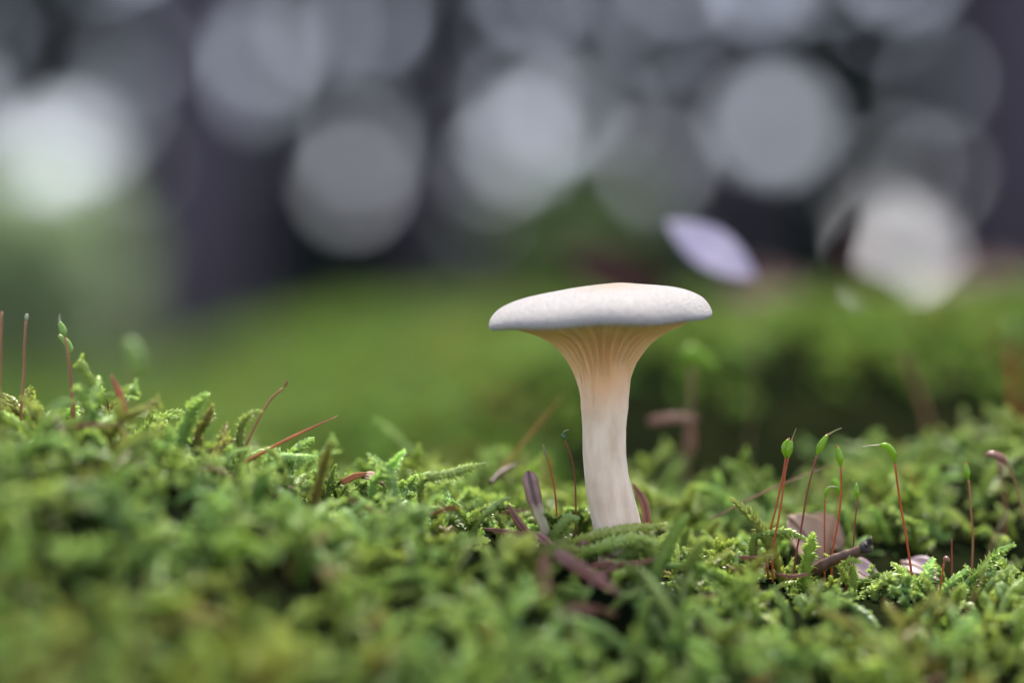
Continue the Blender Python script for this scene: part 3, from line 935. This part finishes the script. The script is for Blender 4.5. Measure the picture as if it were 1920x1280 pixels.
sporophyte([(140, 800), (137, 740), (130, 680), (122, 632)], [(118, 618), (112, 604)], -0.004, 'upper green capsule of the twin pair, tipped white', ('seta_brown', 'capsule_pale', 'beak_pale', 'beak_pale'), r0=3.6, rcap=9, beak=(113, 588), lid=False)
sporophyte([(-2, 760), (0, 690), (1, 640), (3, 584)], [], 0.006, 'dark blurred seta without a capsule on the cushion crest', ('seta_brown',) * 4, r0=4.5)
sporophyte([(215, 840), (205, 780), (200, 738)], [], 0.0, 'short thin dark red seta beside a dead needle', ('seta_red',) * 4, r0=3.2)
sporophyte([(235, 820), (240, 760), (250, 700)], [(258, 680), (250, 650), (236, 640)], 0.052, 'very blurred grey-green capsule beyond the crest', ('seta_brown', 'capsule_pale', 'capsule_pale', 'capsule_pale'), r0=4, rcap=20, lid=False)
sporophyte([(1285, 870), (1292, 800), (1296, 740), (1296, 690)], [(1284, 668), (1300, 656), (1342, 686)], 0.048, 'very blurred bright green capsule on a thick stalk behind the stem', ('seta_olive', 'sprout', 'sprout', 'sprout'), r0=8, rcap=15, lid=False)
sporophyte([(1740, 790), (1725, 740), (1705, 690), (1692, 660)], [], 0.075, 'blurred rust-brown stalk leaning over the rear moss', ('seta_brown',) * 4, r0=7)
sporophyte([(1905, 780), (1900, 720), (1898, 650)], [(1896, 620), (1890, 596)], 0.075, 'blurred rust-brown stalk with a pale tip over the rear moss', ('seta_orange', 'capsule_pale', 'capsule_pale', 'capsule_pale'), r0=10, rcap=14, lid=False)
sporophyte([(455, 855), (478, 800), (505, 752), (530, 728)], [(537, 719), (539, 713)], -0.0045, 'reddish seta leaning out of the hooked moss shoot, tiny red knob', ('seta_brown', 'seta_red', 'seta_red', 'seta_red'), r0=3.4, rcap=2.8, lid=False)


# ------------------------------------------------------------------ needles, twigs, dry leaves
def needle(a, b, width, label, m='needle', bend=0.0, ya=0.0, yb=None, name='dead_needle', cat='needle', blunt=False, flat=0.35, groove=True):
    yb = ya if yb is None else yb
    A, B = W(*a, ya), W(*b, yb)
    o = empty(name, A)
    nrm = np.array([-(B - A)[2], 0, (B - A)[0]])
    P = smooth_path([A, (A + B) / 2 + nrm * bend, B], 14)
    u = np.linspace(0, 1, 14)
    rad = width * 0.5 * S * np.clip(np.minimum(1, 0.55 + u * 4), 0, 1) * np.where(u > 0.82, np.sqrt(np.clip(1 - ((u - 0.82) / 0.185) ** 2, 0.02, 1)), 1)
    if blunt:
        rad = width * 0.5 * S * np.clip(0.5 + u * 0.75, 0, 1) * np.where(u > 0.9, np.sqrt(np.clip(1 - ((u - 0.9) / 0.102) ** 2, 0.05, 1)), 1)
    else:
        rad = width * 0.5 * S * np.clip(0.6 + u * 3, 0, 1) * np.clip((1.03 - u) / 0.45, 0, 1) ** 0.7
    rad = rad * (1 + 0.05 * np.sin(np.arange(14) * 2.1 + a[0]))
    T, N, Bn = frames(P)
    V, F = [], []
    seg = 16
    for i in range(14):
        # blade seen broad side to the camera, with a groove along the middle
        side = np.cross(T[i], np.array([0, 1.0, 0])); side /= np.linalg.norm(side)
        nor = np.cross(side, T[i])
        for k_ in range(seg):
            an = 2 * math.pi * k_ / seg
            c, s_ = math.cos(an), math.sin(an)
            g_ = 1 - (0.55 * math.exp(-(c / 0.3) ** 2) if groove else 0)
            V.append(P[i] - A + side * c * rad[i] + nor * s_ * rad[i] * flat * g_)
    for i in range(13):
        for k_ in range(seg):
            F.append((i * seg + k_, i * seg + (k_ + 1) % seg, (i + 1) * seg + (k_ + 1) % seg, (i + 1) * seg + k_))
    F += [tuple(range(seg))[::-1], tuple(13 * seg + q for q in range(seg))]
    me = mesh(name, np.array(V), F, np.repeat(u, seg))
    ax = me.attributes.new("across", 'FLOAT', 'POINT')
    ax.data.foreach_set("value", np.tile(np.cos(2 * np.pi * np.arange(seg) / seg), 14).astype(np.float32))
    link('blade', me, M[m], o)
    tag(o, label, cat, 'dead conifer needles in the moss')
    return o


needle((1028, 1008), (990, 882), 30, 'broad purplish needle standing upright beside the stem', 'needle_foot', 0.03, -0.001, 0.0, blunt=True)
needle((1000, 1010), (952, 944), 15, 'stubby red-brown needle leaning against the upright purplish one', 'needle', 0.05, -0.002)
needle((1000, 1004), (902, 990), 11, 'dark red needle lying level behind the moss tips', 'needle', 0.0, -0.002)
needle((1040, 1035), (1162, 1112), 24, 'wide pinkish needle sloping down in front of the stem foot', 'needle_pink', 0.0, -0.016, -0.026)
needle((1005, 1000), (1062, 1050), 16, 'narrow reddish needle under the upright purplish one', 'needle_pink', 0.02, -0.006)
needle((1085, 1018), (1156, 1048), 17, 'dark grooved needle at the very foot of the stem', 'needle_purple', 0.02, -0.006, -0.005)
needle((1110, 1060), (1192, 1062), 14, 'thin red needle lying level before the stem foot', 'needle', 0.05, -0.010)
needle((1118, 1078), (1172, 1052), 10, 'forked red needle tip crossing the thin level one', 'needle', -0.06, -0.011)
needle((1024, 1120), (1020, 1030), 22, 'blurred upright brown needle ahead of the pinkish one', 'needle', 0.02, -0.026)
needle((1214, 990), (1186, 905), 17, 'curved russet bud scale tucked behind the stem', 'needle', -0.10, 0.006)
needle((440, 876), (634, 779), 6, 'long thin orange needle slanting up out of the moss', 'needle_orange', 0.012, -0.006, -0.004, groove=False, flat=0.9)
needle((236, 790), (208, 702), 14, 'short orange-brown needle sticking up from the crest', 'needle_orange', -0.05, -0.010, groove=False)
needle((925, 900), (1056, 742), 2.8, 'blurred thin amber needle slanting behind the carpet', 'needle_orange', 0.01, 0.020, 0.026, groove=False, flat=0.9)
needle((1330, 975), (1560, 870), 3.2, 'thin brown needle leaning through the setae', 'needle', 0.02, 0.008, 0.010, groove=False, flat=0.9)
needle((1215, 790), (1312, 784), 17, 'blurred pink needle lying across a stub behind the stem', 'needle_pink', 0.04, 0.040)
needle((1296, 850), (1294, 780), 18, 'blurred dark red stub holding up the pink needle', 'needle', 0.0, 0.043)
needle((1830, 1070), (1935, 1045), 34, 'blurred dark red needle lying behind the setae at the dip', 'needle', 0.05, 0.018)
needle((105, 830), (112, 785), 14, 'blurred mauve needle end among the crest moss', 'needle_pink', 0.0, -0.010)
needle((515, 925), (555, 915), 20, 'mauve needle fragment sunk in the moss', 'needle_purple', 0.0, -0.008)
needle((640, 905), (690, 886), 12, 'rusty needle fragment half hidden in the moss', 'needle_orange', 0.05, -0.002)
needle((1395, 1075), (1440, 1058), 12, 'small russet needle end lying in the moss before the setae', 'needle', 0.05, -0.008)
needle((1060, 1140), (1120, 1150), 10, 'blurred rust needle lying deep in the near moss', 'needle_pink', 0.03, -0.028)
needle((600, 1070), (640, 1090), 26, 'blurred reddish needle end deep in the near moss', 'needle', 0.03, -0.034)


rn = np.random.default_rng(91)
for _ in range(30):
    px_, y_ = rn.uniform(60, 1880), rn.uniform(-0.035, 0.02)
    k_ = S * (D0 + y_) / D0
    row_ = HOR + (ZC - float(height((px_ - 960) * k_, y_))) / k_ - rn.uniform(-14, 12)
    ln_, an_ = rn.uniform(50, 130), rn.normal(0, 0.45) + (math.pi if rn.uniform() < 0.5 else 0)
    needle((px_, row_ + 8), (px_ + ln_ * math.cos(an_), row_ + 8 + ln_ * math.sin(an_) * 0.8), rn.uniform(5, 9),
           'loose thin brown needle sliver caught among the moss tips', ['needle', 'needle_orange', 'needle', 'needle'][int(rn.integers(0, 4))],
           rn.normal(0, 0.05), y_, y_ + rn.normal(0, 0.004))


def twig(pts, radii, label, m='twig', end=True):
    P = np.array([W(px, row, y) for px, row, y in pts])
    o = empty('twig', P[0])
    Q = smooth_path(P, 22)
    R = np.interp(np.linspace(0, 1, 22), np.linspace(0, 1, len(radii)), radii) * S
    R = R * (1 + 0.06 * np.sin(np.arange(22) * 1.9))
    v, f = tube(Q - P[0], R, 12, wob=0.06)
    s_ = link('shaft', mesh('shaft', v, f), M[m], o)
    if end:
        d = (Q[-1] - Q[-3]); d /= np.linalg.norm(d)
        parts = []
        K = Q[-1]
        kn = np.array([K - d * R[-1] * 0.8, K, K + d * R[-1] * 0.7, K + d * R[-1] * 1.1])
        parts.append(tube(kn - P[0], R[-1] * np.array([0.9, 1.3, 1.15, 0.4]), 12, wob=0.12))
        rt = np.random.default_rng(8)
        for q in range(6):
            e = np.array([rt.normal(0, 0.6), rt.normal(0, 0.6), 0.8 + rt.uniform(0, 0.5)])
            st = K + d * R[-1] * 0.6 + np.array([rt.normal(0, 0.5), rt.normal(0, 0.5), rt.normal(0.2, 0.4)]) * R[-1]
            parts.append(tube(np.array([st, st + e * R[-1] * 0.6, st + e * R[-1] * 1.0]) - P[0], np.array([0.3, 0.2, 0.08]) * R[-1], 6))
        v, f = join(parts)
        link('broken_end', mesh('broken_end', v, f), M['twig_end'], s_)
    tag(o, label, 'twig', 'twigs in the moss')
    return o


twig([(1512, 1078, 0.001), (1535, 1064, -0.001), (1565, 1048, -0.002), (1596, 1038, -0.003), (1622, 1027, -0.004)], [10.5, 11, 10.5, 10, 9.5], 'dark brown twig with a frayed broken end under the setae')
twig([(1760, 1130, 0.004), (1795, 1108, 0.003), (1825, 1096, 0.003), (1846, 1084, 0.003)], [14, 13, 11, 8], 'short dark twig lying low by the upright dark seta')
twig([(1980, 1020, 0.03), (1900, 1045, 0.026), (1830, 1055, 0.022), (1780, 1085, 0.018)], [14, 14, 12, 10], 'blurred reddish twig lying in the dip behind the setae', 'needle', end=False)
twig([(920, 905, 0.012), (940, 885, 0.014), (965, 872, 0.016)], [5, 5, 4], 'thin dark twig bit behind the upright purplish needle', end=False)


def dry_leaf(c, y, length, width, rot, label, m, curl=0.35, vein=True):
    """an oval dead leaf, slightly cupped, with a midrib"""
    o = empty('dry_leaf', W(*c, y))
    L, Wd = length * S * (D0 + y) / D0, width * S * (D0 + y) / D0
    n, k2 = 14, 6
    V, F = [], []
    rl = np.random.default_rng(int(c[0] * 7 + c[1]))
    for i in range(n + 1):
        u = i / n
        hw = Wd * 0.5 * (math.sin(math.pi * u ** 0.85) ** 0.8) * (1 + rl.normal(0, 0.03)) + 0.01 * Wd
        for j in range(-k2, k2 + 1):
            q = j / k2
            V.append(((u - 0.5) * L, q * hw, curl * Wd * (q * q) * 0.5 * math.sin(math.pi * u) + 0.12 * L * math.sin(u * 2.4 + 0.3) + 0.02 * Wd * math.sin(9 * u + 5 * q)))
    m2 = 2 * k2 + 1
    for i in range(n):
        for j in range(m2 - 1):
            F.append((i * m2 + j, i * m2 + j + 1, (i + 1) * m2 + j + 1, (i + 1) * m2 + j))
    V = np.array(V)
    R = np.array(Euler([math.radians(a) for a in rot], 'XYZ').to_matrix())
    V = V @ R.T
    b = link('blade', mesh('blade', V, F), M[m], o)
    md = b.modifiers.new('thick', 'SOLIDIFY'); md.thickness = 0.00018; md.offset = 0
    if vein:
        mid = V[k2::m2]
        v, f = tube(mid, np.linspace(0.0004, 0.00012, len(mid)) * max(1, Wd / 0.01), 6)
        link('midrib', mesh('midrib', v, f), M['leaf_vein'], b)
    tag(o, label, 'leaf', 'dead leaves on the forest floor')
    return o


dry_leaf((1508, 1020), 0.012, 130, 90, (70, 55, 20), 'beige curled dead leaf standing behind the dark twig', 'leaf_beige')
dry_leaf((1545, 1000), 0.016, 90, 60, (60, 40, -10), 'orange-tan scrap of dead leaf behind the beige one', 'leaf_beige')
dry_leaf((1615, 1090), 0.006, 120, 70, (35, 30, 20), 'mauve dead leaf lying half under the moss below the dark twig', 'leaf_mauve')
dry_leaf((1730, 1075), 0.008, 90, 50, (30, 20, -30), 'small mauve leaf scrap at the foot of the bare orange seta', 'leaf_mauve')
dry_leaf((700, 905), 0.000, 60, 34, (30, 25, 40), 'tan leaf crumb caught in the moss', 'leaf_beige')
dry_leaf((1880, 1070), 0.030, 150, 70, (30, 10, 15), 'pale mauve dead leaf blurred in the dip', 'leaf_mauve')
# litter on the rear hummock
dry_leaf((1160, 528), 0.212, 230, 100, (80, 30, 0), 'dark red-brown dead leaf propped on the rear hummock near the cap', 'leaf_brown')
dry_leaf((1440, 560), 0.215, 200, 90, (30, -6, 30), 'dark red-brown dead leaf lying flat on the hummock crest', 'leaf_brown')
dry_leaf((1602, 490), 0.212, 170, 46, (80, -66, 0), 'dark dead leaf standing on edge on the hummock crest', 'leaf_brown')
dry_leaf((1652, 532), 0.210, 140, 44, (75, 28, 0), 'brown dead leaf leaning beside the upright one on the crest', 'leaf_brown')
dry_leaf((1860, 545), 0.215, 260, 80, (25, -5, 10), 'tan-brown dead leaf half buried in the hummock moss', 'leaf_brown')

# added lilac leaf and stalk, shaped to imitate a partly hidden sky highlight
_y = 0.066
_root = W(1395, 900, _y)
_o = empty('highlight_leaf', _root)
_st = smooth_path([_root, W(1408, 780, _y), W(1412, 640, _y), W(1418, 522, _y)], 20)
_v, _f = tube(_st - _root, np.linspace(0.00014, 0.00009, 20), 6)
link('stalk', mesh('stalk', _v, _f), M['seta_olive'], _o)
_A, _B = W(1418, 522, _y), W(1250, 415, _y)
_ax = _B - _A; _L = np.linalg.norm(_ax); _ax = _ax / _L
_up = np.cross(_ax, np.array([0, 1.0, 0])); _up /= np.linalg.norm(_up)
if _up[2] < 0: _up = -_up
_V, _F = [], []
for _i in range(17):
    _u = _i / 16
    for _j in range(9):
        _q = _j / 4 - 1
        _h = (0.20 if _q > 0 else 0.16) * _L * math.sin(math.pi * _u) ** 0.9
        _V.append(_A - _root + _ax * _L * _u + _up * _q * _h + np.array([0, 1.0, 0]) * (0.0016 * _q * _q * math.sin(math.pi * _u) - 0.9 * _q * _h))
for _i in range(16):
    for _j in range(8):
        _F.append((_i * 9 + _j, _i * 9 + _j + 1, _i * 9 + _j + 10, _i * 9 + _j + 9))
_b = link('leaf', mesh('leaf', np.array(_V), _F), M['leaf_highlight'], _o)
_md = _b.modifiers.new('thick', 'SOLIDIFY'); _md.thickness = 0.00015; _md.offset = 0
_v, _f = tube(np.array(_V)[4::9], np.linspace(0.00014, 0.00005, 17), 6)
link('midrib', mesh('midrib', _v, _f), M['leaf_highlight'], _b)
tag(_o, 'added pale lilac leaf on a hair-thin stalk, shaped as a sky highlight behind the cap', 'leaf')

# ------------------------------------------------------------------ trees, shrubs, far wood
def leaf_cards(P, size, r, flat=0.0):
    """one folded leaf (two triangles on a midrib) for each point"""
    n = len(P)
    a = r.normal(0, 1, (n, 3)); a[:, 2] *= (1 - flat); a /= np.linalg.norm(a, axis=1)[:, None]
    b = r.normal(0, 1, (n, 3)); b -= a * np.sum(a * b, 1)[:, None]; b /= np.linalg.norm(b, axis=1)[:, None]
    c = np.cross(a, b)
    s_ = (np.asarray(size) * r.uniform(0.7, 1.3, n))[:, None]
    V = np.stack([P - a * s_ * 0.5, P + b * s_ * 0.33 + c * s_ * 0.08, P + a * s_ * 0.5, P - b * s_ * 0.33 + c * s_ * 0.08], 1).reshape(-1, 3)
    F = np.arange(n * 4).reshape(n, 4)
    F = np.concatenate([F[:, [0, 1, 2]], F[:, [0, 2, 3]]])
    return V, F


def tree(px, y, rad, h, label, seed, crown_base=3.5, crown_r=2.6, nleaf=2600):
    r = np.random.default_rng(seed)
    x = (px - 960) * S * (D0 + y) / D0
    z0 = float(height(x, y)) - 0.08
    o = empty('forest_tree', (x, y, z0))
    n = 18
    P = np.array([[0.05 * h * 0.1 * math.sin(i * 0.5 + seed), 0.04 * math.sin(i * 0.8), h * i / n] for i in range(n + 1)])
    R = rad * (1 - 0.85 * np.linspace(0, 1, n + 1)) * (1 + 0.45 * np.exp(-np.linspace(0, 1, n + 1) * 22))
    parts = [tube(P, R, 14, wob=0.05)]
    tips = []
    for b in range(16):
        zb = crown_base * 0.8 + (h * 0.97 - crown_base * 0.8) * (b + r.uniform(0, 0.8)) / 16
        an = b * 2.4 + r.uniform(-0.4, 0.4)
        ln = crown_r * (1 - 0.65 * (zb - crown_base) / max(0.1, h - crown_base)) * r.uniform(0.7, 1.1)
        d = np.array([math.cos(an), math.sin(an), r.uniform(0.05, 0.5)])
        st = np.array([np.interp(zb, P[:, 2], P[:, 0]), np.interp(zb, P[:, 2], P[:, 1]), zb])
        Q = np.array([st + d * ln * u + np.array([0, 0, -0.25 * ln * u * u]) for u in np.linspace(0, 1, 7)])
        parts.append(tube(Q, np.linspace(0.22, 0.04, 7) * np.interp(zb, P[:, 2], R) + 0.008, 6))
        tips.append(Q)
    v, f = join(parts)
    link('trunk', mesh('trunk', v, f), M['bark'], o)
    C = []
    for Q in tips:
        k = nleaf // len(tips)
        u = r.beta(2, 1.3, k) * 6
        i0 = np.minimum(u.astype(int), 5)
        base = Q[i0] + (Q[i0 + 1] - Q[i0]) * (u - i0)[:, None]
        C.append(base + r.normal(0, 0.26, (k, 3)) * np.array([1, 1, 0.6]))
    C = np.vstack(C)
    v, f = leaf_cards(C, 0.16, r)
    link('crown', mesh('crown', v, f), M['leaf_crown'], o, smooth=False)
    tag(o, label, 'tree', 'trees of the dim forest')
    return o


tree(325, 3.2, 0.070, 8, 'dark tree trunk standing beside the brightest patch of sky', 1, 4.2, 0.8)
tree(1905, 8.0, 0.22, 16, 'dark tree trunk with shadow-tinted violet bark past the litter-strewn hummock', 2, 5.0, 3.0)
tree(850, 12.5, 0.13, 15, 'slim far trunk behind the mushroom cap', 3, 5.0, 2.6)
tree(1400, 11.0, 0.08, 14, 'slim far trunk over the dark red-brown leaves', 4, 5.0, 2.6)
tree(-1100, 7.0, 0.2, 15, 'forest tree standing beyond the pale shrub', 5, 5.0, 3.0)
tree(2700, 6.0, 0.18, 15, 'forest tree outside the litter-strewn hummock', 6, 5.0, 3.0)


def shrub(px, y, r0, r1, wpx, label, m, seed, n=2600, leaf=0.05):
    """a low leafy bush filling rows r0..r1 at depth y"""
    r = np.random.default_rng(seed)
    k = S * (D0 + y) / D0
    x = (px - 960) * k
    z0 = float(height(x, y)) - 0.02
    zt = ZC - (r0 - HOR) * k
    h = zt - z0; w = wpx * k * 0.5
    o = empty('leafy_shrub', (x, y, z0))
    st, C = [], []
    for q in range(22):
        an = r.uniform(0, 6.283); lean = r.uniform(0.1, 1.0)
        e = np.array([math.cos(an) * w * lean, math.sin(an) * w * lean, h * r.uniform(0.6, 1.0)])
        Q = np.array([e * np.array([u ** 1.4, u ** 1.4, u]) for u in np.linspace(0, 1, 7)])
        st.append(tube(Q, np.linspace(0.006, 0.0015, 7), 5))
        kk = n // 22
        u = r.uniform(0.15, 1.05, kk)
        C.append(e * np.stack([u ** 1.4, u ** 1.4, u], 1) + r.normal(0, 0.10 * w + 0.02, (kk, 3)))
    C = np.vstack(C); C[:, 2] = np.abs(C[:, 2])
    v, f = join(st)
    link('branches', mesh('branches', v, f), M['bark'], o)
    v, f = leaf_cards(C, leaf, r)
    link('foliage', mesh('foliage', v, f), M[m], o, smooth=False)
    tag(o, label, 'shrub', 'leafy shrubs behind the hummocks')
    return o


shrub(40, 2.6, 420, 700, 420, 'pale grey-green leafy shrub below the brightest patch of sky', 'leaf_pale', 31, n=7000, leaf=0.055)
shrub(1065, 4.2, 395, 570, 230, 'fresh green leafy shrub rising behind the cap', 'leaf_fresh', 32, leaf=0.06)

GAPS = [  # picture position of sky gaps in the far wood: x, row, radius (photo px)
    (118, 285, 42), (72, 318, 46), (40, 365, 34), (10, 420, 24), (150, 330, 16), (5, 330, 30),
    (258, 100, 15), (490, 105, 23), (470, 150, 11), (600, 55, 13), (690, 55, 17), (700, 20, 10), (685, 225, 12), (676, 285, 20), (668, 352, 19),
    (978, 180, 13), (975, 262, 25), (985, 285, 12), (1000, -10, 18), (1060, 210, 18),
    (1130, 210, 10), (1230, 310, 14), (1262, 230, 9),
    (1464, 235, 30), (1410, -65, 44), (1440, -20, 16), (1270, -45, 18),
    (1760, 140, 6), (1650, 430, 12), (1690, 310, 7), (1682, 488, 46), 
    (850, -90, 24), (1650, -80, 16), (260, -120, 30), (-90, 200, 30), (2040, 250, 26), (2120, 60, 30), (-200, 60, 30),
]
_rg = np.random.default_rng(12)
for _ in range(34):                       # middling gaps, most of them high up
    GAPS.append((_rg.uniform(-300, 2250), 330 - 560 * _rg.uniform(0, 1) ** 0.8, _rg.uniform(7, 12)))
for _ in range(46):                       # small gaps everywhere between the leaves
    GAPS.append((_rg.uniform(-300, 2250), _rg.uniform(-250, 400), _rg.uniform(3, 7.5)))
YW = 15.0
kw = S * (D0 + YW) / D0
rw = np.random.default_rng(44)
n_ = 120000
depth = rw.uniform(-0.9, 0.9, n_)
X = rw.uniform(-13, 13, n_)
Z = rw.uniform(-0.3, 7.0, n_)
k = np.ones(n_, bool)
per = (D0 + YW) / (D0 + YW + depth)
size = rw.uniform(0.14, 0.30, n_)
for px, row, rad in GAPS:
    gx_, gz_ = (px - 960) * kw, ZC - (row - HOR) * kw
    dd = np.hypot(X * per - gx_, (Z - ZC) * per + ZC - gz_)
    k &= dd > rad * 0.96 * kw + size * 0.25
X, Z, depth, size = X[k], Z[k], depth[k], size[k]
P = np.stack([X, YW + depth + 0.04 * X * X / 13, Z], 1)
v, f = leaf_cards(P, size, rw)
o = link('distant_wood', mesh('distant_wood', v, f), M['leaf_wood'], smooth=False)
tag(o, 'far-off dim wood with bright sky gaps between its leaves', 'wood', kind='stuff')
